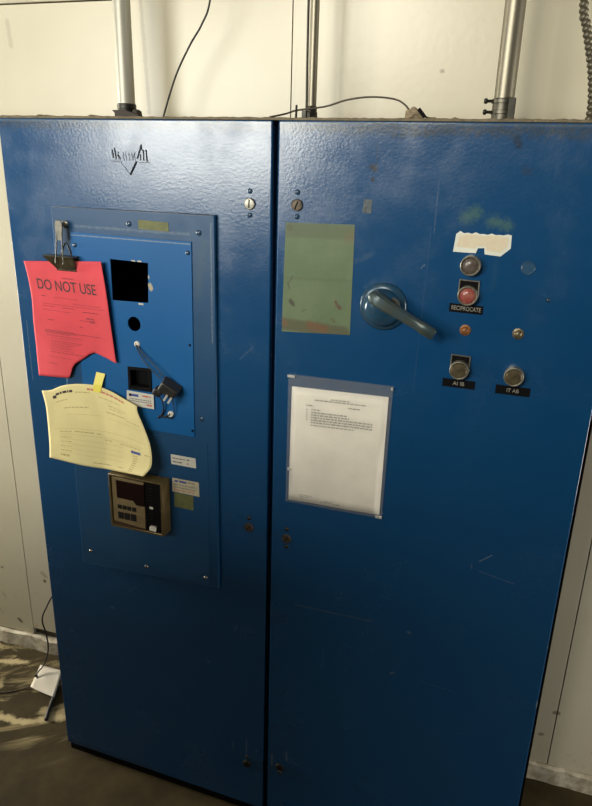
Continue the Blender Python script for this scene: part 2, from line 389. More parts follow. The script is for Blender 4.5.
# ------------------------------------------------------------------ the room
RX0, RX1, RY0, CZ = -3.2, 4.0, -3.6, 3.7
def wy(x): return .3605 + .0419 * x          # front face of the back wall
struct('floor', mkbox(RX0 - .2, RX1 + .2, RY0 - .2, .9, -.1, 0), M['floor'])
struct('ceiling', mkbox(RX0 - .2, RX1 + .2, RY0 - .2, .9, CZ, CZ + .1), M['ceil'])
bm = bmesh.new()
def wall_panel(x0, x1, z0, z1, t=.012, off=0.0):
    g = .0015
    a = [bm.verts.new(p) for p in ((x0+g, wy(x0)-off, z0), (x1-g, wy(x1)-off, z0), (x1-g, wy(x1)-off, z1), (x0+g, wy(x0)-off, z1))]
    b = [bm.verts.new(v.co + V((0, t + off, 0))) for v in a]
    for f in ((a[0],a[1],a[2],a[3]), (b[3],b[2],b[1],b[0]), (a[0],b[0],b[1],a[1]), (a[1],b[1],b[2],a[2]), (a[2],b[2],b[3],a[3]), (a[3],b[3],b[0],a[0])): bm.faces.new(f)
xs = [RX0 - .2, -2.30, -1.352, -.404, .546, 1.395, 2.345, 3.295, RX1 + .2]
for i in range(len(xs) - 1):
    z0 = .086 if abs(xs[i] + .404) < .01 else .057
    wall_panel(xs[i], xs[i+1], z0, 2.096)
    wall_panel(xs[i], xs[i+1], 2.10, CZ)
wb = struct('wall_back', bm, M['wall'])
bm = bmesh.new()
vs = box(bm, RX0 - .2, RX1 + .2, 0, .12, 0, CZ)
for v in vs: v.co.y += wy(v.co.x) + .012
struct('wall_back_backing', bm, M['seam'])
bm = bmesh.new()                                  # rough curb along the foot of the wall
N = 240
prev = None
for i in range(N + 1):
    x = RX0 + (RX1 - RX0) * i / N
    j = random.uniform(-.0035, .0035)
    y = wy(x) - .012 + random.uniform(-.003, .003)
    cur = [bm.verts.new(p) for p in ((x, y - .004, 0), (x, y, .05 + j), (x, wy(x) + .012, .055 + j))]
    if prev:
        for a in range(2): bm.faces.new((prev[a], cur[a], cur[a+1], prev[a+1]))
    prev = cur
struct('baseboard_back', bm, M['curb'], smooth=True, angle=50)
bm = bmesh.new()
vs = box(bm, RX0, .12, -.007, .0, 2.099, 2.19)
for v in vs: v.co.y += wy(v.co.x)
struct('trim_1', bm, M['trimw'], bevel=.003)
bm = bmesh.new()
W4 = (-.45, .25, .65, 1.95)                       # window added in the left wall to brighten the wall beside the cabinet
box(bm, RX0 - .15, RX0, RY0, W4[0], 0, CZ); box(bm, RX0 - .15, RX0, W4[1], .5, 0, CZ); box(bm, RX0 - .15, RX0, W4[0], W4[1], W4[3], CZ); box(bm, RX0 - .15, RX0, W4[0], W4[1], 0, W4[2])
struct('wall_left', bm, M['room'])
W3 = (-.48, .25, .30, 1.75)                       # added right-wall window, fill for the lower right of the back wall
bm = bmesh.new()
box(bm, RX1, RX1 + .15, RY0, W3[0], 0, CZ); box(bm, RX1, RX1 + .15, W3[1], .55, 0, CZ); box(bm, RX1, RX1 + .15, W3[0], W3[1], 0, W3[2]); box(bm, RX1, RX1 + .15, W3[0], W3[1], W3[3], CZ)
struct('wall_right', bm, M['room'])
bm = bmesh.new()
for a, b, c, d in ((W3[0], W3[0] + .04, W3[2], W3[3]), (W3[1] - .04, W3[1], W3[2], W3[3]), (W3[0], W3[1], W3[2], W3[2] + .04), (W3[0], W3[1], W3[3] - .04, W3[3])): box(bm, RX1 + .05, RX1 + .10, a, b, c, d)
struct('window_3', bm, M['trimw'])
bm = bmesh.new()
for a, b, c, d in ((W4[0], W4[0] + .04, W4[2], W4[3]), (W4[1] - .04, W4[1], W4[2], W4[3]), (W4[0], W4[1], W4[2], W4[2] + .04), (W4[0], W4[1], W4[3] - .04, W4[3])): box(bm, RX0 - .10, RX0 - .05, a, b, c, d)
struct('window_4', bm, M['trimw'])
# front wall behind the viewer, with two window openings
W1, W2 = (-.40, .60, 2.45, 3.25), (-2.3, -.45, 1.5, 2.85)
struct('wall_front', plate(rect(RX0, RX1, 0, CZ), [rect(*W1), rect(*W2)], RY0 - .15, RY0), M['room'])
for n, (a, b, c, d) in enumerate((W1, W2), 1):
    t = .04
    mull = [rect(a + t, (a+b)/2 - t/2, c + t, d - t), rect((a+b)/2 + t/2, b - t, c + t, d - t)]
    struct('window_%d' % n, plate(rect(a, b, c, d), mull, RY0 - .10, RY0 - .05), M['trimw'])

bm = mkbox(.14, .60, -2.0, -1.5, 0, 1.775); box(bm, -.5, .14, -2.0, -1.5, 0, 1.56); box(bm, -1.4, -.5, -2.0, -1.5, 0, 1.48)
struct('light_blocker', bm, M['room'])  # unseen stepped blocks, added to shade the lower part of the doors
# ------------------------------------------------------------------ the cabinet
cab = thing('electrical_cabinet', (.648, .16, 0), 'tall blue two-door steel electrical cabinet standing against the cream wall', 'cabinet')
X1 = 1.2955
bm = bmesh.new()
box(bm, 0, .015, .026, .325, .028, 1.8029); box(bm, X1 - .015, X1, .026, .325, .028, 1.8029)
box(bm, .015, X1 - .015, .310, .325, .028, 1.8029); box(bm, .015, X1 - .015, .026, .310, .028, .043)
box(bm, .015, X1 - .015, .026, .310, 1.785, 1.8029); box(bm, .63, .68, .026, .06, .043, 1.785)
obj('body', bm, M['paint'], cab)
bm = bmesh.new()                                   # dusty rim along the top
n = 160; prev = None
for i in range(n + 1):
    x = -.004 + (X1 + .008) * i / n
    h = 1.8078 + random.uniform(-.0007, .0008) + (.003 * random.random() if random.random() < .12 else 0)
    cur = [bm.verts.new(p) for p in ((x, -.0005, 1.8030), (x, -.0005, h - .001), (x, .004, h), (x, .326, 1.8080), (x, .326, 1.8030))]
    if prev:
        for a in range(5): bm.faces.new((prev[a], cur[a], cur[(a+1) % 5], prev[(a+1) % 5]))
    else: bm.faces.new(cur)
    prev = cur
bm.faces.new(prev[::-1]); bmesh.ops.recalc_face_normals(bm, faces=bm.faces[:])
obj('top_rim', bm, M['dust'], cab, label='dusty tan rim along the top of the cabinet')
obj('edge_strip', mkbox(X1 - .03, X1 + .006, .0235, .0256, .032, 1.800), M['blackmatte'], cab, label='dark strip along the right edge')  # thin matte black strip just behind the right door edge
obj('plinth', mkbox(.006, X1 - .006, .008, .32, 0, .0278), M['blackmatte'], cab, label='dark recessed plinth')

win = rect(.276, .370, 1.428, 1.517)
cut = rect(.25, .40, 1.20, 1.54)
doorL = obj('door', plate(rect(.0015, .6495, .030, 1.8025), [cut], 0, .022, .003), M['paintL'], cab, label='door with the instrument panel and hanging papers')
doorR = obj('door', plate(rect(.6620, X1 - .0015, .030, 1.8025), [], 0, .022, .003), M['paintR'], cab, label='door with the rotary handle and push buttons')

# raised mounting plate on the left door
plt = obj('mounting_plate', plate([(.130, .708), (.528, .728), (.530, 1.623), (.130, 1.623)], [cut], -.012, -.0004, .0025), M['plate'], doorL, label='dull blue raised plate screwed to the door')
pan = obj('control_panel', plate([(.179, 1.126), (.474, 1.128), (.478, 1.567), (.179, 1.570)],
    [[(.277, 1.427), (.369, 1.429), (.373, 1.516), (.278, 1.518)], circle(.330, 1.378, .0165), [(.310, 1.224), (.368, 1.226), (.368, 1.276), (.310, 1.275)]],
    -.0150, -.0122, .0004), M['panel'], doorL, label='brighter blue panel with square and round cutouts')
def screw(x, z, y, r=.006, m='bluescrew', par=doorL, name='screw'):
    bm = mklathe([(r, 0), (r * .9, .0018), (r * .55, .0032), (0, .0036)], (x, y, z), seg=16)
    return obj(name, bm, M[m], par, smooth=True)
for x, z in ((.329, 1.595), (.495, 1.586), (.493, 1.174)): screw(x, z, -.012, .0062)
for x, z in ((.160, .753), (.327, .746), (.495, .755)): screw(x, z, -.0140, .0048, 'steel')
for x, z in ((.189, 1.542), (.470, 1.544)): screw(x, z, -.015, .0052)
for x, z in ((.469, 1.345), (.470, 1.143)): screw(x, z, -.015, .0028, 'black')
obj('lower_plate', plate([(.150, .735), (.506, .735), (.506, 1.116), (.150, 1.114)], [], -.0140, -.0121, .0004), M['plate'], doorL)
# black recess frame set into the panel
bm = bmesh.new()
ring = [(.308, .370, 1.222, 1.279)]
obj('recess_frame', plate([(.307, 1.222), (.369, 1.223), (.369, 1.279), (.308, 1.277)], [[(.3145, 1.230), (.3625, 1.231), (.3625, 1.271), (.3145, 1.270)]], -.0185, -.0151, .0008), M['black'], doorL)
bm = bmesh.new()
box(bm, .3145, .3625, .004, .006, 1.231, 1.270); box(bm, .3120, .3144, -.0150, .006, 1.229, 1.272); box(bm, .3626, .3655, -.0150, .006, 1.229, 1.272)
box(bm, .3145, .3625, -.0150, .004, 1.229, 1.2315)
obj('recess_box', bm, M['black'], doorL)
# emblem remains
def stroke(bm, pts, w, y=-.0007, mi=0):
    for (x0, z0), (x1, z1) in zip(pts, pts[1:]):
        d = V((x1 - x0, z1 - z0)).normalized() * (w / 2); nx, nz = -d.y, d.x
        prism(bm, [(x0+nx-d.x*.3, z0+nz-d.y*.3), (x1+nx+d.x*.3, z1+nz+d.y*.3), (x1-nx+d.x*.3, z1-nz+d.y*.3), (x0-nx-d.x*.3, z0-nz-d.y*.3)], y, .0004, mi)
bm = bmesh.new()
stroke(bm, [(.310, 1.719), (.331, 1.694), (.350, 1.722)], .0016, mi=1); stroke(bm, [(.332, 1.695), (.3475, 1.7205)], .0040)
stroke(bm, [(.2905, 1.742), (.2925, 1.727)], .003); stroke(bm, [(.2965, 1.747), (.299, 1.725)], .0032); stroke(bm, [(.3035, 1.733), (.309, 1.725)], .004)
stroke(bm, [(.3045, 1.739), (.3045, 1.7365)], .0025)
stroke(bm, [(.3505, 1.727), (.361, 1.7535)], .0034); stroke(bm, [(.358, 1.735), (.358, 1.724)], .0026); stroke(bm, [(.3655, 1.743), (.365, 1.723)], .0028); stroke(bm, [(.3715, 1.744), (.373, 1.723), (.375, 1.724)], .003)
stroke(bm, [(.361, 1.752), (.3625, 1.742)], .002)
stroke(bm, [(.286, 1.7205), (.312, 1.719)], .0022, mi=1); stroke(bm, [(.353, 1.7195), (.378, 1.7195)], .0022, mi=1)
for x in (.316, .322, .330, .337, .343): stroke(bm, [(x, 1.738), (x + .002, 1.723)], .0016, mi=1)
stroke(bm, [(.337, 1.738), (.341, 1.728), (.345, 1.738)], .0014, mi=1)
obj('emblem', bm, [M['emblemink'], M['embghost']], doorL, label='worn black triangle emblem with remains of letters')

def sticker(name, poly, y, m, par, label=None, lines=(), inks=None, t=.0006):
    """thin label; lines: (x0,x1,z,h,ink index) printed bars"""
    bm = mkprism(poly, y - t, y); mats = [m] + (inks or [])
    for x0, x1, z, h, mi, sl in lines:
        x = x0
        while x < x1:
            w = min(random.uniform(.6, 2.2) * h * 2, x1 - x)
            prism(bm, [(x, z + sl*(x-x0)), (x + w, z + sl*(x+w-x0)), (x + w, z + h + sl*(x+w-x0)), (x, z + h + sl*(x-x0))], y - t - .0003, y - t + .0001, mi + 1)
            x += w + h * .7
    return obj(name, bm, mats, par, label=label)
sticker('tape_label', [(.352, 1.586), (.425, 1.584), (.424, 1.603), (.352, 1.605)], -.0121, M['olive'], doorL, 'blank olive tape label at the top of the plate')
sticker('tape_label', [(.415, .937), (.466, .936), (.467, .974), (.416, .976)], -.0141, M['olive'], doorL, 'dark olive tape square below the white stickers')
ink3 = [M['ink'], M['inkred'], M['inkblue']]
sticker('sticker', [(.411, 1.049), (.476, 1.049), (.475, 1.074), (.410, 1.074)], -.0141, M['stick'], doorL, 'small white sticker with two printed lines',
        [(.415, .448, 1.064, .003, 0, 0), (.452, .459, 1.064, .004, 0, 0), (.415, .440, 1.055, .003, 0, 0), (.452, .457, 1.055, .003, 1, 0)], ink3)
sticker('sticker', [(.411, .977), (.483, .976), (.482, 1.013), (.412, 1.013)], -.0141, M['stickold'], doorL, 'aged white sticker beside the controller',
        [(.419, .450, 1.004, .005, 2, 0), (.454, .474, 1.006, .003, 0, 0), (.416, .476, .996, .002, 0, 0), (.416, .474, .989, .002, 0, 0), (.416, .470, .982, .002, 1, 0)], ink3)
sticker('sticker', [(.300, 1.183), (.374, 1.183), (.374, 1.218), (.304, 1.2195)], -.0190, M['stick'], doorL, 'white sticker under the black recess',
        [(.309, .338, 1.207, .006, 2, 0), (.309, .315, 1.206, .007, 1, 0), (.345, .367, 1.209, .004, 1, 0), (.309, .369, 1.200, .002, 0, 0), (.309, .369, 1.195, .002, 0, 0), (.355, .369, 1.188, .004, 1, 0)], ink3)
bm = bmesh.new()
# latches and rivets
def latch(x, z, par, slot, m='steel', riv=(.024, -.022), rm='bluescrew', rr=.0055):
    bm = mklathe([(.0115, 0), (.0115, .003), (.0100, .0045), (.0090, .0045), (.0085, .0035), (.0085, .0048), (0, .0052)], (x, -.0005, z), seg=24)
    c, s = math.cos(slot), math.sin(slot); a, w = .0078, .0011
    pts = [(x + c*a - s*w, z + s*a + c*w), (x - c*a - s*w, z - s*a + c*w), (x - c*a + s*w, z - s*a - c*w), (x + c*a + s*w, z + s*a - c*w)]
    prism(bm, pts, -.0065, -.004, 1)
    obj('latch', bm, [M[m], M['blackmatte']], par, smooth=True)
    for d in riv:
        o = screw(x, z + d, 0, rr, rm, par, 'rivet')
latch(.604, 1.648, doorL, math.pi/2 - .02); latch(.704, 1.650, doorR, math.pi/2 - .35, 'rust_screw')
latch(.605, .914, doorL, .9, 'rust_screw', (.024,), 'darksteel'); latch(.700, .905, doorR, 1.1, 'rust_screw', (.024, -.022), 'darksteel')
latch(.602, .180, doorL, 1.0, 'darksteel', (.022,), 'darksteel'); latch(.697, .205, doorR, 1.0, 'darksteel', (-.02,), 'darksteel')

# right door fittings
obj('bare_patch', mkprism([(.677, 1.395), (.824, 1.403), (.822, 1.619), (.681, 1.616)], -.0005, .0002), M['patch'], doorR, label='olive green rectangle of old paint where a nameplate was')
sticker('sticker_residue', [(.835, 1.642), (.852, 1.641), (.853, 1.666), (.837, 1.667)], 0, material('grey sticker scrap', (.12, .15, .17), .7, var=.5, vscale=150), doorR, 'small grey scrap of an old sticker')
lab = [(1.011, 1.581), (1.052, 1.581), (1.055, 1.590), (1.066, 1.591), (1.068, 1.580), (1.096, 1.578), (1.112, 1.593), (1.111, 1.616)] + \
      [(1.111 - .0975 * i / 14 + 0.0, 1.6155 + (.0035 if i % 2 else -.0015) * random.random()) for i in range(1, 14)] + [(1.0135, 1.613)]
bm = mkprism(lab, -.0006, .0002)
prism(bm, [(1.0165, 1.5905), (1.049, 1.589), (1.053, 1.594), (1.068, 1.594), (1.072, 1.586), (1.094, 1.585), (1.106, 1.597), (1.106, 1.612), (1.085, 1.614), (1.060, 1.612), (1.040, 1.614), (1.020, 1.611)], -.0011, -.0005, 1)
obj('adhesive_label', bm, [M['labelwhite'], M['pealed']], doorR, label='torn cream label above the lamps')

def tape_word(x0, x1, z0, z1, s, width, size, sl, lab_):
    p = [(x0, z0), (x1, z0 + sl), (x1, z1 + sl), (x0, z1)]
    bm = mkprism(p, -.0012, .0001)
    t = flat_text(s, size, (x0 + x1) / 2, (z0 + z1 + sl) / 2, -.0012, math.atan2(sl, x1 - x0), width=width)
    me = bpy.data.meshes.new('x'); t.to_mesh(me); t.free()
    for p_ in me.polygons: p_.material_index = 1
    bm.from_mesh(me); bpy.data.meshes.remove(me)
    obj('label_tape', bm, [M['black'], M['embossed']], doorR, label=lab_)
tape_word(1.015, 1.077, 1.470, 1.486, 'RECIPROCATE', .054, .0115, -.001, 'black embossed tape under the red lamp')
tape_word(1.017, 1.079, 1.3215, 1.338, 'AI IB', .022, .0105, 0, 'black embossed tape under the left button')
tape_word(1.118, 1.181, 1.3205, 1.338, 'IT AB', .022, .0105, 0, 'black embossed tape under the right button')

def pilot(x, z, name, lens, lab_, bracket=False, cap=False, r=.0185):
    bm = mklathe([(r, 0), (r, .010), (r * .98, .0145), (r * .90, .0155), (r * .82, .0145), (r * .78, .0105)], (x, -.0004, z), seg=32)
    b = obj(name, bm, M['bezel'], doorR, smooth=True, label=lab_)
    if cap: bm = mklathe([(r * .80, .008), (r * .80, .0155), (r * .72, .0175), (0, .0178)], (x, -.0004, z), seg=32)
    else: bm = mklathe([(r * .79, .008), (r * .79, .0120), (r * .6, .0148), (r * .3, .0165), (0, .017)], (x, -.0004, z), seg=28)
    obj('button_cap' if cap else 'lens', bm, M[lens], doorR, smooth=True)
    if bracket:
        bm = bmesh.new(); h = .0275; w = .0175
        tube(bm, [(x - w, -.003, z - .002), (x - w, -.003, z + h), (x + w, -.003, z + h - .001), (x + w, -.003, z - .002)], .0018, 6)
        prism(bm, rect(x - w, x + w, z - .002, z + h - .002), -.0022, -.0005, 1)
        obj('legend_bracket', bm, [M['bezel'], M['black']], doorR)
pilot(1.046, 1.559, 'indicator_lamp', 'lensclear', 'round lamp with a clouded grey lens')
pilot(1.047, 1.504, 'indicator_lamp', 'lensred', 'round lamp with a red lens', bracket=True)
pilot(1.047, 1.360, 'push_button', 'olive_cap', 'metal push button with a square bracket behind', bracket=True, cap=True)
pilot(1.148, 1.360, 'push_button', 'olive_cap', 'metal push button without a bracket', cap=True)
for x, z, m, l in ((1.049, 1.437, 'orange', 'rusty orange hole plug'), (1.145, 1.440, 'brassgrey', 'dull brass hole plug')):
    bm = mklathe([(.0105, 0), (.0105, .001), (.0075, .0018), (.006, .005), (.003, .0072), (0, .0076)], (x, -.0003, z), seg=20)
    obj('hole_plug', bm, M[m], doorR, smooth=True, label=l)
bm = mklathe([(.0125, 0), (.0125, .0012), (.0115, .002), (.0105, .0012), (.0098, .0006), (0, .0006)], (1.146, -.0002, 1.561), seg=28)
obj('knockout_cover', bm, material('rubbed blue enamel', (.03, .085, .165), .25), doorR, smooth=True, label='round knockout painted over in blue')
screw(1.188, 1.507, 0, .0042, 'bluescrew', doorR)
# rotary handle
hx, hz = .888, 1.468
bm = mklathe([(.047, 0), (.047, .004), (.044, .007), (.040, .009), (.0365, .010), (.0355, .020), (.032, .030), (.024, .037), (.012, .040), (0, .041)], (hx, -.0004, hz), seg=48)
obj('handle_base', bm, M['handlebase'], doorR, smooth=True, angle=50, label='domed round handle base with chipped paint')
bm = bmesh.new()
e0, e1 = V((.8795, 1.4905)), V((.9985, 1.4325)); d = (e1 - e0).normalized(); nn = V((-d.y, d.x))
secs = [(-.012, .006, .030, .046), (-.004, .013, .026, .052), (.012, .0135, .030, .055), (.035, .0115, .034, .055), (.075, .0095, .038, .056), (.100, .009, .040, .056), (.104, .0105, .040, .057), (.128, .010, .041, .057), (.132, .0075, .043, .055)]
prev = None
for s, w, ya, yb in secs:
    c = e0 + d * s
    cur = []
    for k_ in range(12):
        a = 2 * math.pi * k_ / 12; cx = max(-1, min(1, math.cos(a) * 1.25)); sy = max(-1, min(1, math.sin(a) * 1.25))
        p = c + nn * (w * cx); cur.append(bm.verts.new((p.x, -((ya + yb) / 2 + (yb - ya) / 2 * sy), p.y)))
    if prev:
        for a in range(12): bm.faces.new((prev[a], cur[a], cur[(a+1) % 12], prev[(a+1) % 12]))
    else: bm.faces.new(cur)
    prev = cur
bm.faces.new(prev[::-1]); bmesh.ops.recalc_face_normals(bm, faces=bm.faces[:])
obj('handle_lever', bm, M['handle'], doorR, smooth=True, angle=40, label='worn grey lever pointing down to the right')
bm = bmesh.new()
tube(bm, smooth_path([(.912, -.036, 1.492), (.922, -.034, 1.484), (.9245, -.034, 1.468), (.929, -.026, 1.455)], 5), .0035, 8)
obj('handle_clip', bm, M['steel'], doorR, smooth=True, label='bright worn lug on the handle base')

# ------------------------------------------------------------------ papers
def coons(T, B, L, R):
    def samp(P, t):
        ls = [0]
        for a, b in zip(P, P[1:]): ls.append(ls[-1] + (V(b) - V(a)).length)
        s = t * ls[-1]
        for i in range(len(P) - 1):
            if s <= ls[i+1] + 1e-9:
                f = (s - ls[i]) / max(ls[i+1] - ls[i], 1e-9); return V(P[i]).lerp(V(P[i+1]), f)
        return V(P[-1])
    def S(u, v):
        t, b, l, r = samp(T, u), samp(B, u), samp(L, v), samp(R, v)
        return t*(1-v) + b*v + l*(1-u) + r*u - (V(T[0])*(1-u)*(1-v) + V(T[-1])*u*(1-v) + V(B[0])*(1-u)*v + V(B[-1])*u*v)
    return S
def sp2(pts, n=5): return [(p.x, p.y) for p in smooth_path([(a, b, 0) for a, b in pts], n)]
def paper(name, S, dep, m, nu=36, nv=36, thick=.0003, vmax=lambda u: 1):
    bm = bmesh.new()
    def at(i, j): u = i / nu; v = vmax(u) * j / nv; p = S(u, v); return (p.x, dep(u, v), p.y)
    g = [[bm.verts.new(at(i, j)) for i in range(nu+1)] for j in range(nv+1)]
    fs = [bm.faces.new((g[j][i], g[j+1][i], g[j+1][i+1], g[j][i+1])) for j in range(nv) for i in range(nu)]
    o = obj(name, bm, m, smooth=True, angle=80)
    so = o.modifiers.new('so', 'SOLIDIFY'); so.thickness = thick; so.offset = 0
    return o
def printed(S, dep, par, lines, mats, name='printed_text', texts=(), slope=0.0):
    """bars of print (u0,u1,v,h,ink) and lettering lying on the sheet"""
    bm = bmesh.new()
    def put(u, v):
        v = min(1, max(0, v + slope * (u - .5))); p = S(u, v); return bm.verts.new((p.x, dep(u, v) - .0006, p.y))
    for u0, u1, v, h, mi, solid in lines:
        u = u0
        while u < u1 - 1e-4:
            w = (u1 - u0) if solid else min(random.uniform(.012, .05), u1 - u)
            n = max(1, int(w / .04)); prev = None
            for i in range(n + 1):
                uu = u + w * i / n; cur = (put(uu, v), put(uu, v + h))
                if prev: bm.faces.new((prev[0], prev[1], cur[1], cur[0])).material_index = mi
                prev = cur
            u += w + .008
    for s, size, width, uc, vc, un, vn, mi in texts:      # un, vn: sheet size for the conversion
        me = text_mesh(s, size, bold=size * .006); w = max(v.co.x for v in me.vertices) - min(v.co.x for v in me.vertices)
        b2 = bmesh.new(); b2.from_mesh(me); bpy.data.meshes.remove(me)
        idx = {}
        for v in b2.verts: idx[v] = put(uc + v.co.x * width / w / un, vc - v.co.y / vn)
        for f in b2.faces:
            try: bm.faces.new([idx[v] for v in f.verts]).material_index = mi
            except ValueError: pass
        b2.free()
    o = obj(name, bm, mats, par)
    return o
# pink notice
Sp = coons([(.048, 1.498), (.155, 1.505), (.264, 1.513)], [(.056, 1.223), (.29, 1.238)],
           sp2([(.048, 1.498), (.058, 1.46), (.063, 1.41), (.057, 1.35), (.054, 1.275), (.056, 1.223)]), sp2([(.264, 1.513), (.271, 1.450), (.277, 1.37), (.284, 1.286), (.29, 1.238)]))
TEAR = [(0, 1), (.395, .995), (.425, .95), (.45, .905), (.49, .865), (.60, .815), (.68, .775), (.745, .755), (.82, .775), (.90, .80), (1, .835)]
def tear(u):
    for (a, b), (c, d) in zip(TEAR, TEAR[1:]):
        if u <= c + 1e-9: return b + (d - b) * (u - a) / (c - a)
    return TEAR[-1][1]
def dp(u, v): return -.0195 - .010 * u * u - .004 * v * math.sin(u * 5) - .004 * math.sin(v * 6) * (1 - u)
pink = paper('paper_notice', Sp, dp, M['pink'], 60, 40, vmax=tear)
tag(pink, 'red-pink DO NOT USE notice with a torn bottom edge hanging from the clip', 'paper')
ln = [(.45, .60, .135, .010, 0, 0), (.14, .20, .30, .008, 0, 0), (.14, .95, .365, .004, 0, 0), (.15, .30, .385, .006, 0, 0), (.40, .55, .385, .006, 0, 0), (.66, .85, .40, .008, 0, 0), (.70, .80, .45, .012, 0, 0), (.74, .80, .47, .02, 0, 0),
      (.2, .28, .50, .010, 0, 0), (.60, .64, .53, .008, 0, 0), (.15, .52, .595, .007, 0, 1), (.15, .55, .607, .007, 0, 1), (.52, .86, .602, .006, 0, 0), (.16, .60, .64, .006, 0, 0), (.22, .60, .685, .005, 0, 0), (.22, .50, .715, .005, 0, 0), (.22, .48, .745, .005, 0, 0),
      (.20, .62, .785, .006, 0, 0), (.16, .45, .83, .004, 0, 0), (.16, .27, .89, .007, 0, 0), (.30, .62, .305, .003, 0, 0), (.14, .50, .42, .004, 0, 0), (.55, .90, .345, .004, 0, 0), (.62, .80, .475, .005, 0, 0), (.15, .48, .620, .005, 0, 0), (.22, .55, .66, .004, 0, 0), (.22, .58, .70, .004, 0, 0), (.22, .46, .73, .004, 0, 0), (.2, .5, .765, .004, 0, 0)]
printed(Sp, dp, pink, ln[:1], [M['inkpink'], M['inkdark']], 'printed_heading', texts=[('DO NOT USE', .0335, .164, .487, .212, .216, .275, 1)], slope=.06)
printed(Sp, dp, pink, ln[1:], [M['inkpink'], M['inkdark']], slope=.06)
# yellow form
Sy = coons(sp2([(.063, 1.186), (.092, 1.192), (.124, 1.207), (.165, 1.217), (.215, 1.221), (.262, 1.214), (.300, 1.202), (.338, 1.190)]), sp2([(.072, 1.012), (.12, 1.012), (.192, 1.012), (.277, 1.0185), (.362, 1.027)]),
           sp2([(.063, 1.186), (.071, 1.15), (.073, 1.11), (.074, 1.05), (.072, 1.012)]), sp2([(.338, 1.190), (.340, 1.175), (.358, 1.140), (.374, 1.105), (.381, 1.072), (.379, 1.050), (.362, 1.027)]))
def dy_(u, v):
    e = max(0, u - .55) / .45
    return -.0225 - .006 * math.sin(math.pi * u) * v - .026 * e ** 1.3 * (.45 + .55 * v) - .012 * v * v * (.3 + .7 * u) - .004 * (1 - u) * v
yel = paper('paper_form', Sy, dy_, M['yellow'], 48, 40)
tag(yel, 'pale yellow printed form taped below the pink notice, lower corner over the controller', 'paper')
ln = [(.10, .14, .085, .040, 1, 1), (.14, .33, .065, .028, 1, 0), (.35, .50, .09, .012, 0, 0), (.48, .86, -.0 + .045, .022, 2, 0), (.58, .80, .125, .010, 0, 0), (.12, .25, .17, .009, 0, 0), (.66, .84, .20, .010, 0, 0), (.66, .80, .235, .008, 0, 0),
      (.20, .45, .27, .012, 0, 0), (.62, .82, .29, .012, 0, 0), (.82, .95, .31, .009, 0, 0), (.2, .55, .36, .003, 0, 1), (.62, .95, .37, .003, 0, 1), (.70, .90, .64, .01, 0, 0), (.12, .24, .575, .011, 0, 0), (.27, .46, .57, .014, 0, 0), (.48, .52, .575, .011, 0, 0),
      (.12, .92, .615, .003, 0, 1), (.55, .62, .635, .01, 0, 0), (.80, .89, .685, .032, 3, 1), (.93, .98, .69, .014, 0, 0), (.06, .95, .54, .003, 0, 1)]
for v in (.65, .71, .77, .83): ln += [(.12, .23, v, .011, 0, 0), (.12, .72, v + .03, .0025, 0, 1)]
ln += [(.12, .22, .89, .03, 0, 0), (.45, .64, .93, .012, 0, 0), (.70, .76, .93, .012, 0, 0)]
for v in (.74, .77, .80, .83, .86, .89, .92, .95): ln.append((.815, .86, v, .012, 0, 0))
printed(Sy, dy_, yel, ln, [M['inkyellow'], M['inkdark'], M['inkred'], M['inkblue']])
# yellow tape
bm = bmesh.new()
tp = [(.222, 1.253, -.0175), (.246, 1.251, -.0175), (.240, 1.224, -.0255), (.236, 1.206, -.0275), (.216, 1.206, -.0275), (.217, 1.224, -.0255)]
vs = [bm.verts.new((x, y, z)) for x, z, y in tp]; bm.faces.new((vs[0], vs[5], vs[2], vs[1])); bm.faces.new((vs[5], vs[4], vs[3], vs[2]))
bmesh.ops.recalc_face_normals(bm, faces=bm.faces[:])
o = obj('adhesive_tape', bm, M['yellowtape']); so = o.modifiers.new('so', 'SOLIDIFY'); so.thickness = .0004
tag(o, 'short yellow tape strip holding the top of the yellow form', 'tape')
# white sheet in clear sleeve
sh = [(.703, 1.009), (.9125, 1.013), (.9135, 1.284), (.7045, 1.279)]
Sw = coons([sh[3], sh[2]], [sh[0], sh[1]], [sh[3], sh[0]], [sh[2], sh[1]])
dw = lambda u, v: -.0042 - .001 * math.sin(u * 7) * math.sin(v * 5)
wp = paper('printed_sheet', Sw, dw, M['whitepaper'], 14, 14)
tag(wp, 'white printed sheet inside the clear plastic sleeve', 'paper')
ln = [(.42, .62, .070, .010, 0, 0), (.25, .78, .086, .011, 0, 0), (.16, .24, .135, .012, 0, 0), (.60, .72, .125, .008, 1, 0), (.22, .32, .168, .010, 0, 0)]
for i, e in enumerate((.60, .62, .86, .86, .86)): ln.append((.22, e, .190 + i * .021, .013, 0, 0))
ln += [(.22, .68, .300, .010, 0, 0), (.12, .26, .935, .007, 0, 0), (.13, .22, .95, .007, 0, 0), (.40, .50, .958, .006, 0, 0), (.36, .58, .968, .010, 0, 0), (.13, .17, .965, .006, 0, 0)]
for v in (.172, .195, .216, .237, .258): ln.append((.165, .18, v, .010, 0, 0))
for nm, lo, hi, ua, ub in (('printed_heading', 0, .15, 0, 1), ('printed_paragraph', .15, .5, 0, 1), ('printed_footer', .5, 1, 0, .3), ('printed_footer', .5, 1, .3, 1)):
    printed(Sw, dw, wp, [l for l in ln if lo <= l[2] < hi and ua <= l[0] < ub], [M['inkwhite'], M['ink']], nm)
so_ = [(.6965, 1.004), (.9185, 1.006), (.9215, 1.308), (.6965, 1.3055)]
Ss = coons([so_[3], so_[2]], [so_[0], so_[1]], [so_[3], so_[0]], [so_[2], so_[1]])
bm = bmesh.new(); nu = 24
def edge(t): return min(1, 24 * min(t, 1 - t))
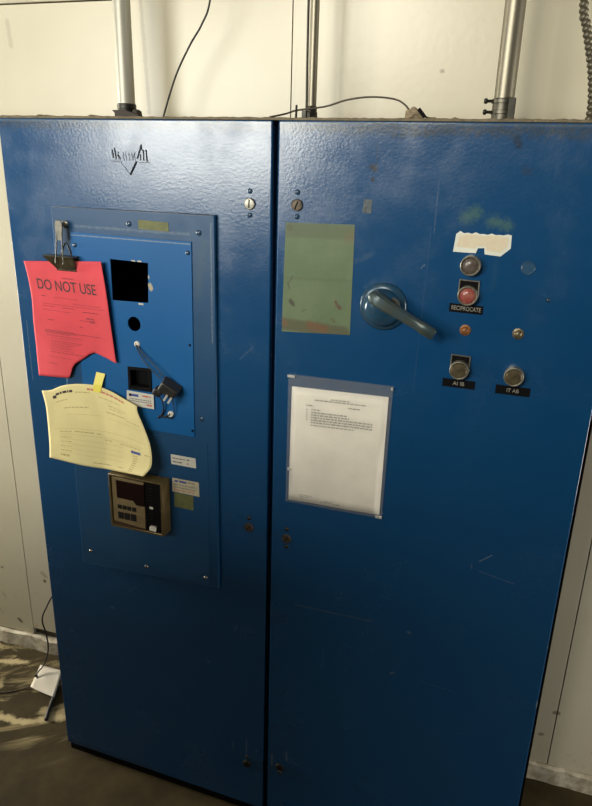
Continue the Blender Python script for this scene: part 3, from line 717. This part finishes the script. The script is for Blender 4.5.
for sgn in (0, 1):
    g = []
    for j in range(nu + 1):
        for i in range(nu + 1):
            u, v = i / nu, j / nu; p = Ss(u, v)
            y = -.0022 if sgn else -.0064 - .0005 * math.sin(9 * u + 4 * v) * math.sin(7 * v)
            g.append(bm.verts.new((p.x, y, p.y)))
    for j in range(nu):
        for i in range(nu):
            q = (g[j*(nu+1)+i], g[(j+1)*(nu+1)+i], g[(j+1)*(nu+1)+i+1], g[j*(nu+1)+i+1]); bm.faces.new(q if not sgn else q[::-1])
slv = obj('plastic_sleeve', bm, M['film'], smooth=True, angle=60)
tag(slv, 'clear plastic sleeve stuck flat on the right door over a white sheet', 'plastic sleeve')
for x, z, w in ((.703, 1.302, .016), (.9195, 1.303, .004), (.912, 1.009, .014), (.7035, 1.086, .006)):
    obj('tape_tab', mkprism(rect(x - w/2, x + w/2, z - .0025, z + .0025), -.0082, -.0062), M['silver'], slv, label='shiny bit of tape')

# ------------------------------------------------------------------ binder clip hung from a bolt
bm = mklathe([(.0085, 0), (.0085, .004), (.006, .005), (.0045, .006), (.0045, .018), (.0075, .0185), (.0080, .0215), (.005, .0245), (0, .025)], (.1655, -.0115, 1.5855), seg=18)
obj('bolt', bm, M['steel'], doorL, smooth=True, label='steel bolt head the clip hangs from')
cl = thing('binder_clip', (.160, -.026, 1.50), 'black binder clip hanging from the bolt, gripping the pink notice', 'binder clip')
bm = bmesh.new()
yf, yb = -.040, -.0165
A = [(.118, 1.5175), (.199, 1.5185), (.196, 1.492), (.190, 1.486), (.146, 1.486), (.140, 1.492)]
def jaw(ytop, ybot, tw):
    vs1 = [bm.verts.new((x, ytop if z > 1.5 else ybot, z)) for x, z in A]
    vs2 = [bm.verts.new((v.co.x, v.co.y + tw, v.co.z)) for v in vs1]
    n = len(A); bm.faces.new(vs1); bm.faces.new(vs2[::-1])
    for i in range(n): bm.faces.new((vs1[i], vs2[i], vs2[(i+1) % n], vs1[(i+1) % n]))
jaw(-.0405, -.0265, .0012); jaw(-.0145, -.0170, .0012)
box(bm, .119, .198, -.0405, -.0133, 1.517, 1.5185)
lathe(bm, [(.002, 0), (.002, .05)], (.145, -.0268, 1.487), axis=(1, 0, 0), seg=10)
bmesh.ops.recalc_face_normals(bm, faces=bm.faces[:])
obj('clip_body', bm, M['olive_cap'] if False else material('worn black clip', (.035, .03, .018), .35, .5, var=.6, vscale=90, var_col=(.12, .10, .055)), cl)
bm = bmesh.new()
tube(bm, smooth_path([(.154, -.042, 1.503), (.155, -.040, 1.518), (.158, -.036, 1.555), (.1575, -.034, 1.586), (.1655, -.034, 1.5955), (.1735, -.034, 1.586), (.172, -.036, 1.555), (.174, -.040, 1.518), (.175, -.042, 1.503)], 6), .0014, 8)
obj('wire_handle', bm, M['darksteel'], cl, smooth=True)
bm = bmesh.new()
prism(bm, [(.157, 1.553), (.172, 1.553), (.1745, 1.588), (.1715, 1.595), (.160, 1.595), (.1565, 1.588)], -.0362, -.0350)
obj('hang_tab', bm, M['steel'], cl, label='flat steel tab over the bolt')
bm = bmesh.new()
tube(bm, smooth_path([(.145, -.014, 1.49), (.150, -.0138, 1.52), (.163, -.0136, 1.545), (.176, -.0138, 1.52), (.181, -.014, 1.49)], 6), .0014, 8)
obj('wire_handle', bm, M['darksteel'], cl, smooth=True)

# ------------------------------------------------------------------ panel controller
ct = thing('process_controller', (.33, -.012, .94), 'bronze-cased digital controller with dark display and keypad in the left door', 'controller')
yF = -.050
O, U_, Vv = V((.2565, 1.0105)), V((.1475, .0008)), V((-.0012, -.1425))
def fp(u, v): p = O + U_ * u + Vv * v; return (p.x, p.y)
def fpoly(*uv): return [fp(u, v) for u, v in uv]
outer = fpoly((0, 0), (1, 0), (1, 1), (0, 1))
bm = bmesh.new()
obj('housing', plate(outer, [fpoly((.035, .03), (.965, .03), (.965, .965), (.035, .965))], yF, -.0142, .001), M['gold'], ct, label='bronze metal case')
obj('back_panel', mkprism(fpoly((.036, .032), (.964, .032), (.964, .963), (.036, .963)), yF + .006, yF + .012), M['black'], ct)
bz = [(.06, .045), (.64, .05), (.655, .09), (.655, .93), (.06, .89)]
disp = [(.135, .095), (.655, .10), (.655, .51), (.50, .51), (.44, .44), (.135, .44)]
obj('faceplate', plate(fpoly((.06, .045), (.655, .05), (.6551, .0999), (.135, .095), (.135, .44), (.44, .44), (.50, .51), (.6551, .515), (.66, .93), (.06, .885)), [], yF + .001, yF + .006, .0006), M['beige'], ct, label='beige keypad faceplate')
obj('display', mkprism(fpoly((.137, .098), (.655, .103), (.655, .508), (.50, .507), (.442, .437), (.137, .437)), yF + .003, yF + .0058), M['display'], ct, label='dark red display window')
for r_, (vv, h, us, w) in enumerate(((.555, .07, (.155, .245, .335, .43), .07), (.69, .125, (.155, .275, .395), .10))):
    for u in us:
        obj('key', mkprism(fpoly((u, vv), (u + w, vv), (u + w, vv + h), (u, vv + h)), yF - .0012, yF + .0015), M['key'], ct, bevel=.0006)
for i in range(12):
    v = .09 + i * .058
    if i == 7: obj('indicator_mark', mkprism(fpoly((.735, v), (.80, v), (.80, v + .035), (.735, v + .035)), yF + .0045, yF + .0062), M['whitep'], ct, label='small white mark')
    else: obj('indicator_mark', mkprism(fpoly((.745, v), (.79, v), (.79, v + .010), (.745, v + .010)), yF + .0052, yF + .0062), M['darksteel'], ct)
bm = mkprism(fpoly((.75, .845), (.86, .85), (.86, .925), (.75, .92)), yF - .003, yF + .0062)
obj('switch_button', bm, M['whitep'], ct, bevel=.001, label='white switch button')
obj('lower_strip', mkprism(fpoly((.04, .905), (.655, .945), (.655, .96), (.04, .96)), yF + .002, yF + .0059), material('brown strip', (.06, .03, .018), .5), ct)
# ------------------------------------------------------------------ dangling plug
pg = thing('power_plug', (.42, -.03, 1.245), 'black plug with two metal prongs dangling on thin wires over the blue panel', 'plug')
ang = math.radians(-34)
bm = bmesh.new(); box(bm, -.022, .025, -.0165, .014, -.0165, .0145)
for v in bm.verts:
    if v.co.y < 0: v.co.x *= .85; v.co.z = v.co.z * .8 - .002
Mt = Matrix.Translation((.424, -.033, 1.2465)) @ Matrix.Rotation(-ang, 4, 'Y') @ Matrix.Rotation(math.radians(12), 4, 'Z')
bm.transform(Mt); obj('plug_body', bm, material('dull black plug', (.022, .02, .018), .42, var=.4, vscale=60), pg, bevel=.004)
bm = bmesh.new(); box(bm, -.026, -.006, -.013, .010, -.033, -.015); bm.transform(Mt); obj('cord_grip', bm, M['rubber'], pg, bevel=.004)
for dx in (.002, .013):
    bm = bmesh.new(); box(bm, dx + .002, dx + .0065, -.021, -.0170, -.024, -.008); bm.transform(Mt)
    obj('prong', bm, M['silver'], pg, label='bright metal prong')
def wire(pts, r=.0014, m='rubber'): return obj('wire', mktube(smooth_path(pts, 6), r, 6), M[m], pg, smooth=True, angle=80)
wire([(.335, -.020, 1.331), (.345, -.022, 1.312), (.366, -.026, 1.288), (.402, -.030, 1.262)])
wire([(.337, -.020, 1.332), (.358, -.024, 1.312), (.388, -.028, 1.290), (.412, -.032, 1.268)])
wire([(.394, -.032, 1.226), (.401, -.026, 1.208), (.400, -.021, 1.186), (.393, -.019, 1.172), (.382, -.018, 1.162)], .0019)
wire([(.424, -.030, 1.228), (.428, -.024, 1.205), (.427, -.021, 1.182), (.416, -.019, 1.166), (.398, -.019, 1.170), (.386, -.018, 1.168)], .0011)
for x, z, r in ((.3355, 1.333, .0068), (.4155, 1.176, .0075)):
    bm = mklathe([(r, 0), (r, .002), (r * .8, .0045), (r * .45, .0055), (r * .4, .003), (0, .003)], (x, -.0152, z), seg=18)
    obj('terminal_ring', bm, M['whitep'], pg, smooth=True, label='pale terminal ring')
wire([(.4155, -.018, 1.176), (.405, -.020, 1.170), (.396, -.019, 1.166)], .0022)

# ------------------------------------------------------------------ conduits and cables on the cabinet top
TOP = 1.8088
def conduit(x, y, r, m, label, kind):
    t = thing('conduit', (x, y, TOP), label, 'conduit', 'conduits rising from the cabinet top')
    obj('pipe', mklathe([(r, 0), (r, CZ - TOP - .03)], (x, y, TOP + .012), axis=(0, 0, 1), seg=32), M[m], t, smooth=True)
    if kind == 'locknut':
        bm = mklathe([(r*1.04, 0), (r*1.04, .030), (r*1.12, .031), (r*1.12, .040), (r*1.02, .042)], (x, y, TOP), axis=(0, 0, 1), seg=24)
        obj('connector', bm, M['darksteel'], t, smooth=True)
        bm = bmesh.new()
        prism(bm, [(x - r*1.35, TOP + .0265), (x + r*.3, TOP + .0275), (x + r*2.2, TOP + .0165), (x + r*2.2, TOP), (x - r*.95, TOP), (x - r*1.0, TOP + .020)], y - r*1.15, y - r*.6)
        prism(bm, [(x + r*1.0, TOP), (x + r*2.0, TOP), (x + r*1.75, TOP + .026), (x + r*1.35, TOP + .030), (x + r*1.1, TOP + .024)], y - r*.7, y + r*.4)
        obj('locknut', bm, material('brown crusted locknut', (.035, .025, .02), .7), t, bevel=.001)
    elif kind == 'setscrew':
        bm = mklathe([(r*1.08, 0), (r*1.08, .022), (r*1.20, .023), (r*1.20, .029), (r*1.08, .030), (r*1.08, .042), (r*1.20, .043), (r*1.20, .050), (r*1.04, .052)], (x, y, TOP), axis=(0, 0, 1), seg=32)
        obj('connector', bm, material('dull coupling steel', (.16, .15, .12), .45, .8, var=.4, vscale=60), t, smooth=True)
        for z in (.026, .0465):
            bm = mklathe([(.0030, 0), (.0030, .010), (.0050, .0105), (.0055, .014), (.004, .017), (0, .0175)], (x - r*1.05, y - r*.5, TOP + z), axis=(-1, -.2, 0), seg=14)
            obj('set_screw', bm, M['darksteel'], t, smooth=True)
        bm = bmesh.new(); box(bm, x + r*.55, x + r*1.2, y - r*1.22, y - r*.2, TOP + .001, TOP + .052)
        obj('clamp_lug', bm, M['darksteel'], t, bevel=.001)
    else:
        bm = mklathe([(r*1.35, 0), (r*1.35, .024), (r*1.2, .026), (r*1.2, .036), (r*1.02, .038)], (x, y, TOP), axis=(0, 0, 1), seg=6)
        obj('connector', bm, M['darksteel'], t)
        bm = bmesh.new(); box(bm, x - r*2.2, x - r*1.1, y - .008, y + .004, TOP, TOP + .028); obj('locknut', bm, M['darksteel'], t, bevel=.001)
    return t
conduit(.171, .25, .0205, 'painted_conduit', 'pale grey conduit with a dark crusted locknut, above the worn emblem', 'locknut')
conduit(.6445, .25, .0095, 'galv', 'thinnest steel conduit, rising near the seam between the doors', 'hex')
conduit(1.0525, .25, .0200, 'galv', 'shiny steel conduit with two clamp screws at its foot', 'setscrew')
o = obj('cable', mktube(smooth_path([(.630, .262, TOP), (.628, .262, 1.84), (.6255, .262, 2.05), (.624, .262, 2.5), (.624, .262, CZ - .01)], 6), .0028, 8), M['darksteel'], smooth=True, angle=80)
tag(o, 'thin grey cable running straight up beside the thinnest conduit', 'cable')
bm = bmesh.new()
raw = smooth_path([(1.219, .28, TOP), (1.220, .28, 1.85), (1.213, .28, 1.90), (1.203, .28, 1.94), (1.188, .28, 1.99), (1.177, .28, 2.03), (1.165, .28, 2.2), (1.165, .28, 2.5), (1.165, .28, CZ - .01)], 40)
pth, acc = [raw[0]], 0
for a, b in zip(raw, raw[1:]):
    L_ = (b - a).length; t = 0
    while acc + (L_ - t) >= .0022:
        t += .0022 - acc; acc = 0; pth.append(a.lerp(b, t / L_))
    acc += L_ - t
tube(bm, pth, lambda i: (.0062, .0080, .0090, .0090, .0080)[i % 5], 12)
o = obj('flexible_conduit', bm, material('dull ribbed metal', (.15, .135, .10), .5, .7), smooth=True, angle=35)
tag(o, 'ribbed flexible metal conduit rising at the right end of the cabinet top', 'conduit')
o = obj('cable', mktube(smooth_path([(.250, .28, TOP + .001), (.258, .28, 1.836), (.292, .28, 1.916), (.331, .28, 1.979), (.362, .28, 2.02), (.384, .28, 2.068), (.40, .285, 2.2), (.405, .29, 2.5), (.41, .29, CZ - .01)], 6), .0023, 8), M['rubber'], smooth=True, angle=80)
tag(o, 'thin black cable curving up the wall beside the pale conduit', 'cable')
wt = thing('loose_wire', (.64, .08, TOP), 'loose brown wire arching over the cabinet top', 'wire')
obj('strand', mktube(smooth_path([(.632, .03, TOP + .001), (.648, .07, 1.818), (.668, .09, 1.8265), (.722, .10, 1.834), (.762, .10, 1.845), (.800, .10, 1.8505), (.835, .10, 1.8505), (.865, .10, 1.846), (.884, .09, 1.836), (.898, .075, 1.824), (.915, .062, 1.820), (.936, .05, 1.8115), (.95, .05, TOP + .002)], 6), .0018, 8), M['wirebrown'], wt, smooth=True, angle=80)
obj('splice', mktube([(.6655, .088, TOP + .001), (.666, .088, 1.836)], lambda i: .0026 if i == 0 else .0022, 8), M['darksteel'], wt, smooth=True, label='dark upright splice on the wire')
bm = bmesh.new()
bmesh.ops.create_icosphere(bm, subdivisions=3, radius=1)
for v in bm.verts:
    s = 1 + .22 * math.sin(5*v.co.x + 2) * math.cos(6*v.co.z) + random.uniform(-.07, .07)
    v.co = V((.908 + v.co.x * .017 * s, .06 + v.co.y * .013 * s, max(TOP + .0003, TOP + .007 + v.co.z * .0125 * s)))
o = obj('crumpled_tape', bm, M['tan']); tag(o, 'small tan crumpled wad on the cabinet top where the loose wire ends', 'tape')
bm = bmesh.new(); prism(bm, [(-.009, -.003), (.009, -.003), (.009, .003), (-.009, .003)], -.005, .005)
bm.transform(Matrix.Translation((.924, .047, 1.8195)) @ Matrix.Rotation(math.radians(48), 4, 'Y'))
obj('dark_flap', bm, M['black'], o, label='dark folded flap')

# ------------------------------------------------------------------ floor, left
cd = [(-.312, .258), (-.214, .251), (-.165, .146), (-.274, .160)]
bm = bmesh.new(); n = 10; g = []
for j in range(n + 1):
    for i in range(n + 1):
        u, v = i / n, j / n; a = V(cd[0]).lerp(V(cd[1]), u); b = V(cd[3]).lerp(V(cd[2]), u); p = a.lerp(b, v)
        g.append(bm.verts.new((p.x, p.y, .014 + .012 * u * (1 - v) + .003 * math.sin(5 * u) * math.sin(4 * v))))
for j in range(n):
    for i in range(n): bm.faces.new((g[j*(n+1)+i], g[(j+1)*(n+1)+i], g[(j+1)*(n+1)+i+1], g[j*(n+1)+i+1]))
ca = obj('plastic_tag', bm, M['card'], smooth=True, angle=60); so = ca.modifiers.new('so', 'SOLIDIFY'); so.thickness = .002
tag(ca, 'glossy white tag on the floor left of the cabinet, threaded on a black cord', 'tag')
obj('eyelet', mklathe([(.005, 0), (.005, .003), (.0025, .003)], (-.287, .205, .015), axis=(0, 0, 1), seg=14), M['black'], ca)
o = obj('cord', mktube(smooth_path([(-.03, .30, .50), (-.12, .26, .42), (-.195, .24, .36), (-.235, .235, .295), (-.262, .238, .235), (-.258, .245, .17), (-.262, .25, .10), (-.275, .235, .045), (-.284, .206, .024), (-.26, .19, .006), (-.22, .17, .0045), (-.183, .155, .0045), (-.16, .11, .004)], 7), .0026, 8), M['rubber'], smooth=True, angle=80)
tag(o, 'thin black cord hanging down beside the cabinet to the white tag', 'cord')
o = obj('cable', mktube(smooth_path([(-.172, .150, .0075), (-.160, .12, .0065), (-.147, .09, .0065), (-.134, .065, .0065)], 5), .006, 10), M['rubber'], smooth=True, angle=80)
tag(o, 'short thick black cable end on the floor in front of the white tag', 'cable')
o = obj('string', mktube(smooth_path([(-.285, .162, .006), (-.30, .15, .003), (-.33, .125, .002), (-.38, .10, .002), (-.45, .07, .002)], 5), .0018, 6), M['wirebrown'], smooth=True, angle=80)
tag(o, 'thin string trailing over the floor left from the white tag', 'string')

# ------------------------------------------------------------------ light
def area(name, loc, target, sx, sy, power, col):
    l = bpy.data.lights.new(name, 'AREA'); l.shape = 'RECTANGLE'; l.size = sx; l.size_y = sy; l.energy = power; l.color = col
    o = bpy.data.objects.new(name, l); COL.objects.link(o); o.location = loc
    o.rotation_euler = (V(target) - V(loc)).to_track_quat('-Z', 'Y').to_euler(); return o
area('window_and_fill_light', (.10, RY0 - .02, 2.85), (.10, 0, 2.85), .9, .7, 72, (1, .94, .80))
area('window_and_fill_light', (-1.375, RY0 - .02, 2.175), (-1.375, 0, 2.175), 1.75, 1.25, 122, (1, .985, .89))
area('window_and_fill_light', (RX0 - .03, -.10, 1.3), (0, -.10, 1.3), .62, 1.22, 190, (1, .93, .78))  # added fill through the left opening, brightens the wall left of the cabinet
area('window_and_fill_light', (RX1 + .03, -.115, 1.025), (0, -.115, 1.025), .64, 1.37, 66, (1, .94, .82))  # added fill from the right side for the lower right wall
w = bpy.data.worlds.new('W'); SC.world = w; w.use_nodes = True
bg = w.node_tree.nodes['Background']; bg.inputs[0].default_value = (.75, .82, .9, 1); bg.inputs[1].default_value = .04

# ------------------------------------------------------------------ camera
r = V((.94205866, .33434551, .02717665)); dn = V((.13668118, -.30860224, -.94131977)); f = V((-.30633926, .89049298, -.33642015))
cam = bpy.data.cameras.new('camera'); co = bpy.data.objects.new('camera', cam); COL.objects.link(co)
m = Matrix((r, -dn, -f)).transposed().to_4x4(); m.translation = V((1.1567, -1.2891, 1.728)); co.matrix_world = m
cam.sensor_fit = 'VERTICAL'; cam.sensor_height = 36; cam.lens = 672.89 / 806 * 36; cam.clip_start = .05
SC.camera = co
SC.view_settings.view_transform = 'Standard'; SC.view_settings.look = 'None'; SC.view_settings.exposure = 0; SC.view_settings.gamma = 1
SC.view_settings.use_curve_mapping = False
